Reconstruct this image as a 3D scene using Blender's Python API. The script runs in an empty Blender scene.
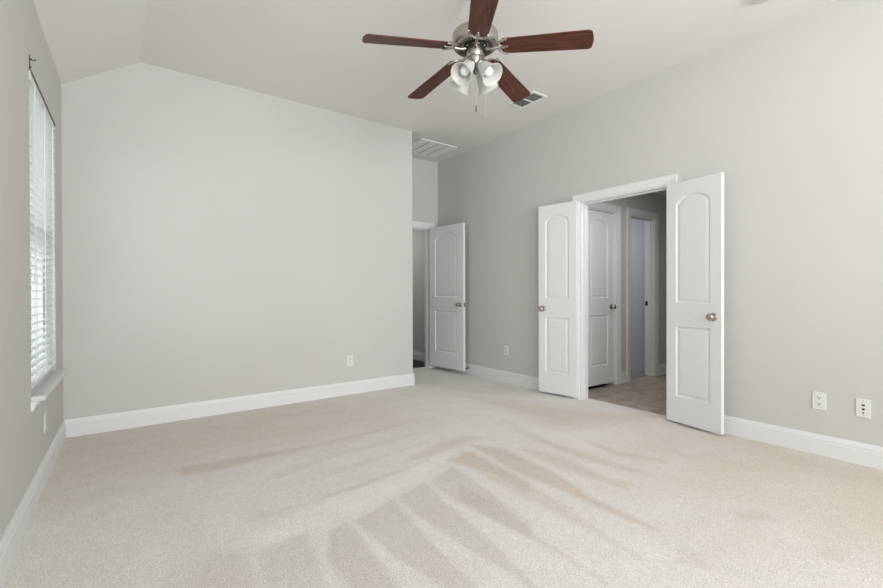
import bpy, bmesh, math, random
import numpy as np
from mathutils import Matrix, Vector, Euler

random.seed(7)
PI = math.pi
scene = bpy.context.scene
col = scene.collection

# ------------------------------------------------------------------ camera
CAM_H = 1.08
cam_data = bpy.data.cameras.new('camera')
cam = bpy.data.objects.new('camera', cam_data)
col.objects.link(cam)
cam_data.sensor_width = 36.0
cam_data.lens = 36.0 * 438.17 / 883.0
cam_data.shift_y = 0.6 / 883.0
cam_data.clip_start = 0.02
cam.matrix_world = (Matrix.Translation((0, 0, CAM_H)) @ Matrix.Rotation(math.radians(-35.978), 4, 'Z')
                    @ Matrix.Rotation(PI / 2 - 0.0051, 4, 'X') @ Matrix.Rotation(-0.0025, 4, 'Z'))
scene.camera = cam

# ------------------------------------------------------------------ world, lights, exposure
world = bpy.data.worlds.new('overcast_sky')
scene.world = world
world.use_nodes = True
wbg = world.node_tree.nodes['Background']
wbg.inputs[0].default_value = (0.86, 0.93, 1.0, 1)
wbg.inputs[1].default_value = 0.6


def area_light(name, loc, direction, sx, sy, power, color=(1, 1, 1)):
    d = bpy.data.lights.new(name, 'AREA')
    d.shape = 'RECTANGLE'
    d.size, d.size_y = sx, sy
    d.energy = power
    d.color = color
    o = bpy.data.objects.new(name, d)
    col.objects.link(o)
    o.location = loc
    o.rotation_euler = Vector(direction).to_track_quat('-Z', 'Y').to_euler()
    return o


# daylight through the unseen rear window, an added side window, and the blind's window
rear = area_light('rear_window_daylight', (1.55, -3.73, 1.45), (0.03, 1, 0.10), 3.0, 2.3, 86, (1.0, 0.992, 0.985))
rear.data.spread = math.radians(110)
area_light('rear_side_fill_light', (-0.50, -1.9, 1.45), (1, 0, 0), 2.5, 1.9, 25, (1.0, 0.99, 0.98))  # added fill light in an unseen side opening
area_light('left_window_daylight', (-0.62, 3.46, 1.4), (1, 0, 0), 0.85, 1.55, 10, (0.97, 0.985, 1.0))
# fill light added behind the camera, aimed up; no lamp stands there
area_light('uplight_fill', (0.9, -0.6, 1.8), (0.25, 0.5, 1), 0.5, 0.5, 38, (1.0, 0.985, 0.965))
# added fill lights for the rooms beyond the doors, no fixtures built
area_light('hall_fill_light', (4.3, 2.0, 2.30), (0, 0, -1), 0.35, 0.35, 8.5, (1.0, 0.98, 0.96))
area_light('bathroom_fill_light', (5.2, 4.0, 2.30), (0, 0, -1), 0.35, 0.35, 8, (0.97, 0.97, 1.0))
area_light('closet_fill_light', (3.1, 6.0, 2.30), (0, 0, -1), 0.3, 0.3, 4.5, (1.0, 1.0, 0.96))

vs = scene.view_settings
vs.view_transform = 'Standard'
vs.look = 'None'
vs.gamma = 1.0
vs.use_curve_mapping = False
vs.exposure = 0.0


# ------------------------------------------------------------------ materials
def new_mat(name):
    m = bpy.data.materials.new(name)
    m.use_nodes = True
    return m, m.node_tree, m.node_tree.nodes['Principled BSDF']


def N(nt, t, **kw):
    n = nt.nodes.new(t)
    for k, v in kw.items():
        setattr(n, k, v)
    return n


def plain(name, c, rough=0.5, metal=0.0, bump=0.0, bscale=200.0, spec=0.5, vary=0.0):
    m, nt, b = new_mat(name)
    b.inputs['Base Color'].default_value = (*c, 1)
    b.inputs['Roughness'].default_value = rough
    b.inputs['Metallic'].default_value = metal
    b.inputs['Specular IOR Level'].default_value = spec
    if bump or vary:
        tc = N(nt, 'ShaderNodeTexCoord')
        nz = N(nt, 'ShaderNodeTexNoise')
        nz.inputs['Scale'].default_value = bscale
        nz.inputs['Detail'].default_value = 3
        nt.links.new(tc.outputs['Object'], nz.inputs['Vector'])
        if bump:
            bp = N(nt, 'ShaderNodeBump')
            bp.inputs['Strength'].default_value = bump
            bp.inputs['Distance'].default_value = 0.002
            nt.links.new(nz.outputs['Fac'], bp.inputs['Height'])
            nt.links.new(bp.outputs['Normal'], b.inputs['Normal'])
        if vary:
            nv = N(nt, 'ShaderNodeTexNoise')
            nv.inputs['Scale'].default_value = 1.3
            nv.inputs['Detail'].default_value = 2
            nt.links.new(tc.outputs['Object'], nv.inputs['Vector'])
            rp = N(nt, 'ShaderNodeValToRGB')
            rp.color_ramp.elements[0].position = 0.35
            rp.color_ramp.elements[1].position = 0.65
            rp.color_ramp.elements[0].color = (*[x * (1 - vary) for x in c], 1)
            rp.color_ramp.elements[1].color = (*[min(1, x * (1 + vary)) for x in c], 1)
            nt.links.new(nv.outputs['Fac'], rp.inputs['Fac'])
            nt.links.new(rp.outputs['Color'], b.inputs['Base Color'])
    return m


M = {}
M['wall'] = plain('greige_wall_paint', (0.630, 0.623, 0.606), 0.75, bump=0.08, bscale=260, spec=0.25, vary=0.012)
M['ceiling'] = plain('ceiling_paint', (0.82, 0.808, 0.788), 0.85, bump=0.10, bscale=220, spec=0.2, vary=0.012)
M['trim'] = plain('white_trim_paint', (0.82, 0.825, 0.835), 0.42, spec=0.4, vary=0.01)
M['door'] = plain('white_door_paint', (0.82, 0.825, 0.835), 0.45, spec=0.4, bump=0.03, bscale=120)
M['white_plastic'] = plain('white_plastic', (0.80, 0.80, 0.80), 0.35, vary=0.01)
M['white_metal'] = plain('white_enamel', (0.90, 0.90, 0.89), 0.45, vary=0.01)
M['blind'] = plain('white_faux_wood', (0.78, 0.79, 0.78), 0.45, vary=0.01)
M['dark'] = plain('dark_slot', (0.02, 0.02, 0.02), 0.7, vary=0.05)
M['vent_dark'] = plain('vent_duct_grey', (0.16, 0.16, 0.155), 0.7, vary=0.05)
M['duct'] = plain('duct_grey', (0.30, 0.30, 0.295), 0.7, vary=0.05)
M['rubber'] = plain('black_rubber', (0.03, 0.03, 0.03), 0.6, vary=0.05)
M['cord'] = plain('white_cord', (0.75, 0.75, 0.73), 0.7, vary=0.02)
M['chain'] = plain('bead_chain', (0.55, 0.52, 0.48), 0.35, 1.0, vary=0.03)
M['stone'] = plain('cultured_marble_sill', (0.74, 0.75, 0.74), 0.3, vary=0.03)
M['brick'] = None
M['ground'] = plain('patio_concrete', (0.55, 0.57, 0.58), 0.9, bump=0.2, bscale=40, vary=0.06)
M['leaf'] = plain('hedge_green', (0.10, 0.17, 0.06), 0.8, bump=0.6, bscale=30, vary=0.35)
M['bath'] = plain('cool_wall_paint', (0.56, 0.565, 0.59), 0.7, bump=0.06, bscale=260, vary=0.01)
M['pendant'] = plain('wood_pendant', (0.10, 0.045, 0.035), 0.4, vary=0.1)


def nickel(name, c, rough):
    m, nt, b = new_mat(name)
    b.inputs['Metallic'].default_value = 1.0
    b.inputs['Base Color'].default_value = (*c, 1)
    tc = N(nt, 'ShaderNodeTexCoord')
    mp = N(nt, 'ShaderNodeMapping')
    mp.inputs['Scale'].default_value = (8, 8, 400)
    nz = N(nt, 'ShaderNodeTexNoise')
    nz.inputs['Scale'].default_value = 3
    mr = N(nt, 'ShaderNodeMapRange')
    mr.inputs['To Min'].default_value = rough - 0.06
    mr.inputs['To Max'].default_value = rough + 0.08
    nt.links.new(tc.outputs['Object'], mp.inputs['Vector'])
    nt.links.new(mp.outputs['Vector'], nz.inputs['Vector'])
    nt.links.new(nz.outputs['Fac'], mr.inputs['Value'])
    nt.links.new(mr.outputs['Result'], b.inputs['Roughness'])
    return m


M['nickel'] = nickel('brushed_nickel', (0.47, 0.445, 0.41), 0.32)
M['knob'] = nickel('satin_nickel_knob', (0.50, 0.45, 0.40), 0.25)
M['bronze'] = nickel('dark_bronze', (0.10, 0.085, 0.07), 0.4)


def wood_blade():
    m, nt, b = new_mat('dark_cherry_blade')
    tc = N(nt, 'ShaderNodeTexCoord')
    mp = N(nt, 'ShaderNodeMapping')
    mp.inputs['Scale'].default_value = (2.2, 26, 26)
    nz = N(nt, 'ShaderNodeTexNoise')
    nz.inputs['Scale'].default_value = 3.0
    nz.inputs['Detail'].default_value = 6
    nz.inputs['Distortion'].default_value = 0.4
    rp = N(nt, 'ShaderNodeValToRGB')
    e = rp.color_ramp.elements
    e[0].position, e[0].color = 0.30, (0.030, 0.0105, 0.007, 1)
    e[1].position, e[1].color = 0.72, (0.155, 0.047, 0.027, 1)
    nt.links.new(tc.outputs['Object'], mp.inputs['Vector'])
    nt.links.new(mp.outputs['Vector'], nz.inputs['Vector'])
    nt.links.new(nz.outputs['Fac'], rp.inputs['Fac'])
    nt.links.new(rp.outputs['Color'], b.inputs['Base Color'])
    b.inputs['Roughness'].default_value = 0.42
    b.inputs['Specular IOR Level'].default_value = 0.3
    return m


M['blade'] = wood_blade()


def frosted():
    m, nt, b = new_mat('frosted_alabaster_glass')
    nt.nodes.remove(b)
    out = nt.nodes['Material Output']
    tc = N(nt, 'ShaderNodeTexCoord')
    nz = N(nt, 'ShaderNodeTexNoise')
    nz.inputs['Scale'].default_value = 14
    nz.inputs['Detail'].default_value = 3
    rp = N(nt, 'ShaderNodeValToRGB')
    rp.color_ramp.elements[0].color = (0.80, 0.80, 0.78, 1)
    rp.color_ramp.elements[1].color = (0.93, 0.93, 0.92, 1)
    nt.links.new(tc.outputs['Object'], nz.inputs['Vector'])
    nt.links.new(nz.outputs['Fac'], rp.inputs['Fac'])
    d = N(nt, 'ShaderNodeBsdfDiffuse')
    t = N(nt, 'ShaderNodeBsdfTranslucent')
    g = N(nt, 'ShaderNodeBsdfGlossy')
    g.inputs['Roughness'].default_value = 0.3
    nt.links.new(rp.outputs['Color'], d.inputs['Color'])
    nt.links.new(rp.outputs['Color'], t.inputs['Color'])
    a = N(nt, 'ShaderNodeMixShader')
    a.inputs[0].default_value = 0.55
    nt.links.new(d.outputs[0], a.inputs[1])
    nt.links.new(t.outputs[0], a.inputs[2])
    b2 = N(nt, 'ShaderNodeMixShader')
    b2.inputs[0].default_value = 0.05
    nt.links.new(a.outputs[0], b2.inputs[1])
    nt.links.new(g.outputs[0], b2.inputs[2])
    nt.links.new(b2.outputs[0], out.inputs['Surface'])
    return m


M['frost'] = frosted()
M['bulb'] = plain('white_glass_bulb', (0.84, 0.84, 0.86), 0.35, vary=0.005)


def pane():
    m, nt, b = new_mat('clear_window_glass')
    nt.nodes.remove(b)
    out = nt.nodes['Material Output']
    t = N(nt, 'ShaderNodeBsdfTransparent')
    t.inputs['Color'].default_value = (0.93, 0.96, 0.95, 1)
    g = N(nt, 'ShaderNodeBsdfGlossy')
    g.inputs['Roughness'].default_value = 0.02
    lw = N(nt, 'ShaderNodeLayerWeight')
    lw.inputs['Blend'].default_value = 0.15
    ml = N(nt, 'ShaderNodeMath', operation='MULTIPLY')
    ml.inputs[1].default_value = 0.5
    mx = N(nt, 'ShaderNodeMixShader')
    nt.links.new(lw.outputs['Facing'], ml.inputs[0])
    nt.links.new(ml.outputs[0], mx.inputs[0])
    nt.links.new(t.outputs[0], mx.inputs[1])
    nt.links.new(g.outputs[0], mx.inputs[2])
    nt.links.new(mx.outputs[0], out.inputs['Surface'])
    return m


M['glass'] = pane()


def brick_like(name, c1, c2, cm, scale, bw, rh, mortar, rough=0.5, squash=1.0, offset=0.5, mottle=0.0, bump=0.3):
    m, nt, b = new_mat(name)
    tc = N(nt, 'ShaderNodeTexCoord')
    br = N(nt, 'ShaderNodeTexBrick')
    br.offset = offset
    br.inputs['Color1'].default_value = (*c1, 1)
    br.inputs['Color2'].default_value = (*c2, 1)
    br.inputs['Mortar'].default_value = (*cm, 1)
    br.inputs['Scale'].default_value = scale
    br.inputs['Brick Width'].default_value = bw
    br.inputs['Row Height'].default_value = rh
    br.inputs['Mortar Size'].default_value = mortar
    nt.links.new(tc.outputs['Object'], br.inputs['Vector'])
    src = br.outputs['Color']
    if mottle:
        nz = N(nt, 'ShaderNodeTexNoise')
        nz.inputs['Scale'].default_value = 9
        nz.inputs['Detail'].default_value = 6
        nt.links.new(tc.outputs['Object'], nz.inputs['Vector'])
        mr = N(nt, 'ShaderNodeMapRange')
        mr.inputs['From Min'].default_value = 0.3
        mr.inputs['From Max'].default_value = 0.7
        mr.inputs['To Min'].default_value = 1 - mottle
        mr.inputs['To Max'].default_value = 1 + mottle
        nt.links.new(nz.outputs['Fac'], mr.inputs['Value'])
        mm = N(nt, 'ShaderNodeVectorMath', operation='SCALE')
        nt.links.new(src, mm.inputs[0])
        nt.links.new(mr.outputs['Result'], mm.inputs['Scale'])
        src = mm.outputs[0]
    nt.links.new(src, b.inputs['Base Color'])
    bp = N(nt, 'ShaderNodeBump')
    bp.invert = True
    bp.inputs['Strength'].default_value = bump
    bp.inputs['Distance'].default_value = 0.003
    nt.links.new(br.outputs['Fac'], bp.inputs['Height'])
    nt.links.new(bp.outputs['Normal'], b.inputs['Normal'])
    b.inputs['Roughness'].default_value = rough
    return m


M['tile'] = brick_like('taupe_stone_tile', (0.42, 0.365, 0.305), (0.37, 0.32, 0.265), (0.28, 0.25, 0.215),
                       1.0, 0.45, 0.45, 0.005, 0.42, offset=0.0, mottle=0.28)
M['bathtile'] = brick_like('grey_bath_tile', (0.27, 0.26, 0.245), (0.24, 0.23, 0.22), (0.34, 0.33, 0.31),
                           1.0, 0.30, 0.30, 0.008, 0.4, offset=0.0, mottle=0.1)
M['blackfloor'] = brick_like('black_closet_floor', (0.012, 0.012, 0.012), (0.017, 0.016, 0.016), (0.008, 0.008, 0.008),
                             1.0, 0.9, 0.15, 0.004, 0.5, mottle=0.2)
M['brick'] = brick_like('tan_brick', (0.42, 0.27, 0.19), (0.50, 0.36, 0.27), (0.6, 0.57, 0.53),
                        1.0, 0.21, 0.075, 0.008, 0.9, mottle=0.15)


def carpet():
    m, nt, b = new_mat('beige_cut_pile_carpet')
    tc = N(nt, 'ShaderNodeTexCoord')
    at = N(nt, 'ShaderNodeAttribute', attribute_name='pile')
    sp = N(nt, 'ShaderNodeSeparateColor')
    nt.links.new(at.outputs['Color'], sp.inputs[0])
    # coarse mottling and fine tuft grain
    n1 = N(nt, 'ShaderNodeTexNoise')
    n1.inputs['Scale'].default_value = 3.2
    n1.inputs['Detail'].default_value = 5
    n2 = N(nt, 'ShaderNodeTexNoise')
    n2.inputs['Scale'].default_value = 150
    n2.inputs['Detail'].default_value = 3
    n3 = N(nt, 'ShaderNodeTexNoise')
    n3.inputs['Scale'].default_value = 32
    n3.inputs['Detail'].default_value = 4
    for n in (n1, n2, n3):
        nt.links.new(tc.outputs['Object'], n.inputs['Vector'])

    def mr(src, a, z):
        q = N(nt, 'ShaderNodeMapRange')
        q.inputs['From Min'].default_value = 0.3
        q.inputs['From Max'].default_value = 0.7
        q.inputs['To Min'].default_value = a
        q.inputs['To Max'].default_value = z
        nt.links.new(src, q.inputs['Value'])
        return q.outputs['Result']

    def mth(op, x, y):
        q = N(nt, 'ShaderNodeMath', operation=op)
        for i, v in enumerate((x, y)):
            if isinstance(v, (int, float)):
                q.inputs[i].default_value = v
            else:
                nt.links.new(v, q.inputs[i])
        return q.outputs[0]
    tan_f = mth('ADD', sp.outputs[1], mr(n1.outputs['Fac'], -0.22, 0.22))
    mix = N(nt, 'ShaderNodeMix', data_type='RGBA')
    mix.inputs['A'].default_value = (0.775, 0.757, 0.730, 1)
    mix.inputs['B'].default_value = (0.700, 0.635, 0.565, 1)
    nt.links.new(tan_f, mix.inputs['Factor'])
    n4 = N(nt, 'ShaderNodeTexNoise')
    n4.inputs['Scale'].default_value = 6.5
    n4.inputs['Detail'].default_value = 5
    nt.links.new(tc.outputs['Object'], n4.inputs['Vector'])
    k = mth('MULTIPLY', sp.outputs[0], mr(n4.outputs['Fac'], 0.965, 1.035))
    k = mth('MULTIPLY', k, mr(n2.outputs['Fac'], 0.78, 1.22))
    k = mth('MULTIPLY', k, mr(n3.outputs['Fac'], 0.95, 1.05))
    sc = N(nt, 'ShaderNodeVectorMath', operation='SCALE')
    nt.links.new(mix.outputs['Result'], sc.inputs[0])
    nt.links.new(k, sc.inputs['Scale'])
    nt.links.new(sc.outputs[0], b.inputs['Base Color'])
    b.inputs['Roughness'].default_value = 1.0
    b.inputs['Specular IOR Level'].default_value = 0.05
    b.inputs['Sheen Weight'].default_value = 0.08
    bp = N(nt, 'ShaderNodeBump')
    bp.inputs['Strength'].default_value = 0.5
    bp.inputs['Distance'].default_value = 0.006
    nt.links.new(n2.outputs['Fac'], bp.inputs['Height'])
    nt.links.new(bp.outputs['Normal'], b.inputs['Normal'])
    return m


M['carpet'] = carpet()


# ------------------------------------------------------------------ mesh helpers
class MB:
    """Collects shapes in local coordinates and links them as one mesh object."""

    def __init__(self):
        self.v, self.f = [], []

    def add(self, vs, fs, mat=None):
        o = len(self.v)
        for p in vs:
            p = Vector(p)
            self.v.append(mat @ p if mat else p)
        self.f += [tuple(i + o for i in f) for f in fs]
        return self

    def box(self, x0, x1, y0, y1, z0, z1, mat=None):
        vs = [(x, y, z) for x in (x0, x1) for y in (y0, y1) for z in (z0, z1)]
        return self.add(vs, [(0, 1, 3, 2), (4, 6, 7, 5), (0, 4, 5, 1), (2, 3, 7, 6), (0, 2, 6, 4), (1, 5, 7, 3)], mat)

    def lathe(self, prof, seg=32, mat=None, closed=True):
        """prof: (radius, z) pairs; axis z."""
        vs, fs, rings = [], [], []
        for r, z in prof:
            if r < 1e-6:
                rings.append([len(vs)])
                vs.append((0, 0, z))
            else:
                rings.append(list(range(len(vs), len(vs) + seg)))
                vs += [(r * math.cos(2 * PI * k / seg), r * math.sin(2 * PI * k / seg), z) for k in range(seg)]
        for a, b in zip(rings[:-1], rings[1:]):
            for k in range(seg):
                l = (k + 1) % seg
                if len(a) == 1 and len(b) == 1:
                    continue
                if len(a) == 1:
                    fs.append((a[0], b[k], b[l]))
                elif len(b) == 1:
                    fs.append((a[k], b[0], a[l]))
                else:
                    fs.append((a[k], b[k], b[l], a[l]))
        return self.add(vs, fs, mat)

    def tube(self, pts, r, seg=8, mat=None, loop=False):
        pts = [Vector(p) for p in pts]
        n = len(pts)
        rr = r if isinstance(r, (list, tuple)) else [r] * n
        vs, fs = [], []
        up = None
        for i, p in enumerate(pts):
            if loop:
                t = (pts[(i + 1) % n] - pts[i - 1]).normalized()
            else:
                t = (pts[min(i + 1, n - 1)] - pts[max(i - 1, 0)]).normalized()
            if up is None:
                up = Vector((0, 0, 1)) if abs(t.z) < 0.9 else Vector((1, 0, 0))
            a = t.cross(up).normalized()
            b = a.cross(t).normalized()
            up = b
            vs += [p + rr[i] * (math.cos(2 * PI * k / seg) * a + math.sin(2 * PI * k / seg) * b) for k in range(seg)]
        m = n if loop else n - 1
        for i in range(m):
            j = (i + 1) % n
            for k in range(seg):
                l = (k + 1) % seg
                fs.append((i * seg + k, i * seg + l, j * seg + l, j * seg + k))
        if not loop:
            fs.append(tuple(range(seg - 1, -1, -1)))
            fs.append(tuple((n - 1) * seg + k for k in range(seg)))
        return self.add(vs, fs, mat)

    def prism(self, poly, z0, z1, mat=None):
        n = len(poly)
        vs = [(x, y, z0) for x, y in poly] + [(x, y, z1) for x, y in poly]
        fs = [tuple(range(n - 1, -1, -1)), tuple(range(n, 2 * n))]
        fs += [(k, (k + 1) % n, n + (k + 1) % n, n + k) for k in range(n)]
        return self.add(vs, fs, mat)

    def sweep(self, prof, path, nrm):
        """prof: (out, z) outline; path: two end points (x, y); nrm: direction of 'out' (x, y)."""
        n = len(prof)
        vs = []
        for (px, py) in path:
            vs += [(px + nrm[0] * o, py + nrm[1] * o, z) for o, z in prof]
        fs = [tuple(range(n - 1, -1, -1)), tuple(range(n, 2 * n))]
        fs += [(k, (k + 1) % n, n + (k + 1) % n, n + k) for k in range(n)]
        return self.add(vs, fs)

    def build(self, name, mat, parent=None, bevel=0.0, smooth=False, segs=2, mats=None):
        me = bpy.data.meshes.new(name)
        me.from_pydata([tuple(p) for p in self.v], [], self.f)
        bm = bmesh.new()
        bm.from_mesh(me)
        bmesh.ops.remove_doubles(bm, verts=bm.verts, dist=1e-6)
        bmesh.ops.recalc_face_normals(bm, faces=bm.faces)
        bm.to_mesh(me)
        bm.free()
        me.materials.append(mat)
        o = bpy.data.objects.new(name, me)
        col.objects.link(o)
        if parent is not None:
            o.parent = parent
        if bevel:
            bv = o.modifiers.new('bevel', 'BEVEL')
            bv.width = bevel
            bv.segments = segs
            bv.limit_method = 'ANGLE'
            bv.angle_limit = math.radians(40)
        if smooth:
            for p in me.polygons:
                p.use_smooth = True
            try:
                me.set_sharp_from_angle(angle=math.radians(38))
            except Exception:
                pass
        return o


def tag(o, label=None, cat=None, group=None, kind=None):
    if label:
        o['label'] = label
    if cat:
        o['category'] = cat
    if group:
        o['group'] = group
    if kind:
        o['kind'] = kind
    return o


def empty(name, matrix, label, cat, group=None, kind=None):
    o = bpy.data.objects.new(name, None)
    o.empty_display_size = 0.1
    col.objects.link(o)
    o.matrix_world = matrix
    return tag(o, label, cat, group, kind)


def copy_tree(o, parent=None):
    c = o.copy()
    col.objects.link(c)
    if parent is not None:
        c.parent = parent
    for ch in list(o.children):
        copy_tree(ch, c)
    return c


def struct(o, label, cat):
    return tag(o, label, cat, None, 'structure')


# ------------------------------------------------------------------ the room's planes
# right wall: x = 3.7116 - 0.0089 (y - 2.5); back wall: y = 4.326 + 0.0111 (x - 1.2); left wall: x = -0.3848 + 0.0095 (y - 2.5)
def xr(y):
    return 3.7116 - 0.0089 * (y - 2.5)


def yb(x):
    return 4.326 + 0.0111 * (x - 1.2)


def xl(y):
    return -0.3848 + 0.0095 * (y - 2.5)


AR = PI / 2 + math.atan(0.0089)
AB = PI + math.atan(0.0111)
AL = -PI / 2 - math.atan(0.0095)


def on_right(y, z):
    """Local x runs along +Y, local y out of the wall into the room."""
    return Matrix.Translation((xr(y), y, z)) @ Matrix.Rotation(AR, 4, 'Z')


def on_back(x, z):
    return Matrix.Translation((x, yb(x), z)) @ Matrix.Rotation(AB, 4, 'Z')


def on_left(y, z):
    return Matrix.Translation((xl(y), y, z)) @ Matrix.Rotation(AL, 4, 'Z')


ZC = 2.955          # flat ceiling
RIDGE = 0.125       # the ceiling slopes down to the left of this x
ZL = 2.637          # top of the left wall
Y0 = -3.70          # rear wall
YA = 5.167          # end wall of the entry nook
XA = 2.735          # left side of the nook
TW = 0.12           # wall thickness


def wall_mesh(name, xs, zs, holes, frontback, mat):
    """A wall with openings: frontback(s, z, side) -> world point; one welded mesh without inner faces."""
    ss = sorted(set([xs[0], xs[1]] + [h[i] for h in holes for i in (0, 1)]))
    zz = sorted(set([zs[0], zs[1]] + [h[i] for h in holes for i in (2, 3)]))
    ns, nz = len(ss) - 1, len(zz) - 1

    def solid(i, j):
        if not (0 <= i < ns and 0 <= j < nz):
            return False
        s, z = (ss[i] + ss[i + 1]) / 2, (zz[j] + zz[j + 1]) / 2
        return not any(h[0] < s < h[1] and h[2] < z < h[3] for h in holes)
    mb = MB()
    for i in range(ns):
        for j in range(nz):
            if not solid(i, j):
                continue
            a, b, c, d = ss[i], ss[i + 1], zz[j], zz[j + 1]
            for side in (0, 1):
                mb.add([frontback(a, c, side), frontback(b, c, side), frontback(b, d, side), frontback(a, d, side)], [(0, 1, 2, 3)])
            for (di, dj, p, q) in ((-1, 0, (a, c), (a, d)), (1, 0, (b, c), (b, d)), (0, -1, (a, c), (b, c)), (0, 1, (a, d), (b, d))):
                if not solid(i + di, j + dj):
                    mb.add([frontback(*p, 0), frontback(*q, 0), frontback(*q, 1), frontback(*p, 1)], [(0, 1, 2, 3)])
    return mb.build(name, mat)

# ------------------------------------------------------------------ setting: floors, walls, ceiling
# carpet: a fine grid whose 'pile' attribute holds how the nap lies (brightness) and its tan tone, partly graded against the light
NAP = [
    (-0.35, 0.1, 0.02, [(1.02, 2.57), (1.13, 2.56), (1.79, 2.64), (1.77, 2.6), (1.11, 2.48), (0.99, 2.49)]),
    (-0.28, 0.1, 0.02, [(0.71, 2.7), (1.12, 2.81), (1.56, 2.84), (1.83, 2.87), (1.83, 2.82), (1.52, 2.75), (1.08, 2.72), (0.69, 2.61)]),
    (-0.3, 0.1, 0.02, [(0.52, 2.26), (0.74, 2.24), (1.0, 2.27), (0.99, 2.24), (0.72, 2.2), (0.5, 2.2)]),
    (-0.7, 0.1, 0.02, [(0.44, 1.93), (0.66, 1.96), (0.6, 1.51), (0.59, 1.32), (0.44, 1.44), (0.42, 1.64)]),
    (-0.25, 0.1, 0.04, [(0.15, 2.08), (0.3, 2.03), (0.43, 1.93), (0.4, 1.67), (0.38, 1.48), (0.06, 1.71)]),
    (-0.8, 0, 0.02, [(0.75, 1.9), (0.84, 1.92), (0.85, 1.82), (0.81, 1.38), (0.8, 1.27), (0.66, 1.36), (0.66, 1.68)]),
    (-0.8, 0, 0.02, [(0.88, 1.91), (1.14, 2.0), (1.08, 1.63), (1.04, 1.24), (1.01, 1.14), (0.95, 1.18), (0.94, 1.29), (0.9, 1.52), (0.88, 1.81)]),
    (-0.8, 0, 0.02, [(1.17, 2.0), (1.39, 2.08), (1.33, 1.81), (1.29, 1.42), (1.23, 1.13), (1.2, 1.0), (1.17, 1.03), (1.2, 1.19), (1.17, 1.4), (1.15, 1.73), (1.15, 1.94)]),
    (-0.7, 0, 0.02, [(1.41, 2.06), (1.64, 2.15), (1.6, 1.76), (1.54, 1.41), (1.44, 1.32), (1.41, 1.48), (1.39, 1.76), (1.4, 2.02)]),
    (-0.7, 0, 0.02, [(1.52, 1.93), (1.54, 1.61), (1.48, 1.3), (1.45, 0.94), (1.44, 0.96), (1.44, 1.36), (1.41, 1.78)]),
    (-0.5, 0.7, 0.02, [(1.68, 2.26), (1.91, 2.28), (1.87, 1.72), (1.78, 1.64), (1.78, 1.96), (1.7, 2.19)]),
    (-0.5, 0.5, 0.02, [(1.88, 2.38), (1.87, 2.1), (1.82, 1.5), (1.73, 1.15), (1.7, 0.94), (1.68, 0.96), (1.7, 1.32), (1.7, 1.77), (1.74, 2.2)]),
    (-0.8, 0.9, 0.02, [(1.98, 2.39), (2.12, 2.21), (2.08, 1.71), (1.98, 1.38), (1.98, 1.16), (1.95, 0.99), (1.92, 1.16), (1.93, 1.46), (1.9, 1.8), (1.94, 2.11)]),
    (-0.4, 0.7, 0.03, [(2.22, 2.13), (2.33, 1.84), (2.28, 1.5), (2.31, 1.38), (2.22, 1.34), (2.19, 1.57), (2.16, 1.83)]),
    (-0.4, 0.6, 0.03, [(2.46, 2.17), (2.5, 1.78), (2.52, 1.38), (2.47, 1.37), (2.39, 1.76)]),
    (-0.4, 0.7, 0.03, [(2.71, 1.94), (2.72, 1.69), (2.82, 1.42), (2.75, 1.4), (2.62, 1.68)]),
    (-0.7, 0.7, 0.14, [(2.88, 3.33), (3.19, 3.02), (3.4, 2.43), (3.63, 2.07), (3.69, 2.02), (3.45, 1.97), (3.18, 2.12), (2.83, 2.32), (2.86, 2.7)]),
    (-0.8, 0.7, 0.035, [(0.26, 3.14), (0.53, 3.12), (1.08, 3.04), (1.9, 3.1), (1.37, 3.03), (0.72, 3.0), (0.41, 2.94), (0.27, 2.99)]),
    (-0.4, 0.3, 0.02, [(0.85, 2.24), (1.25, 2.3), (1.61, 2.34), (1.39, 2.27), (1.01, 2.22)]),
    (-0.4, 0.7, 0.03, [(1.84, 2.57), (2.09, 2.56), (2.13, 2.47), (1.79, 2.41), (1.43, 2.38)]),
    (-0.3, 0.2, 0.06, [(0.29, 2.06), (0.41, 2.0), (0.4, 1.68), (0.41, 1.47), (0.22, 1.61), (0.19, 1.84)]),
    (0.4, 0, 0.03, [(0.48, 2.1), (1.0, 2.21), (1.84, 2.38), (1.69, 2.27), (1.15, 2.04), (0.85, 1.96), (0.62, 1.96), (0.35, 2.01)]),
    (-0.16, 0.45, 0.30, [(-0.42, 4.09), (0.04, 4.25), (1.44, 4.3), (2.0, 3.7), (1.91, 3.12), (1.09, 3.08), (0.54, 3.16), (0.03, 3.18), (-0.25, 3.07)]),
    (-0.4, 0.5, 0.08, [(3.52, 1.06), (3.58, 0.84), (3.57, 0.55), (3.37, 0.4), (3.4, 0.55), (3.36, 0.79)]),
    (-0.4, 0.4, 0.05, [(2.41, 0.9), (2.55, 0.8), (2.49, 0.75), (2.34, 0.83)]),
    (-0.4, 0.3, 0.06, [(1.88, 0.89), (1.92, 0.83), (1.83, 0.79), (1.79, 0.85)]),
    (-0.4, 0.4, 0.06, [(2.4, 0.56), (2.43, 0.49), (2.32, 0.49), (2.29, 0.54)]),
    (-0.25, 0.3, 0.05, [(2.6, 2.71), (2.5, 2.17), (2.49, 1.94), (2.41, 1.92), (2.42, 2.28)])]



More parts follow.
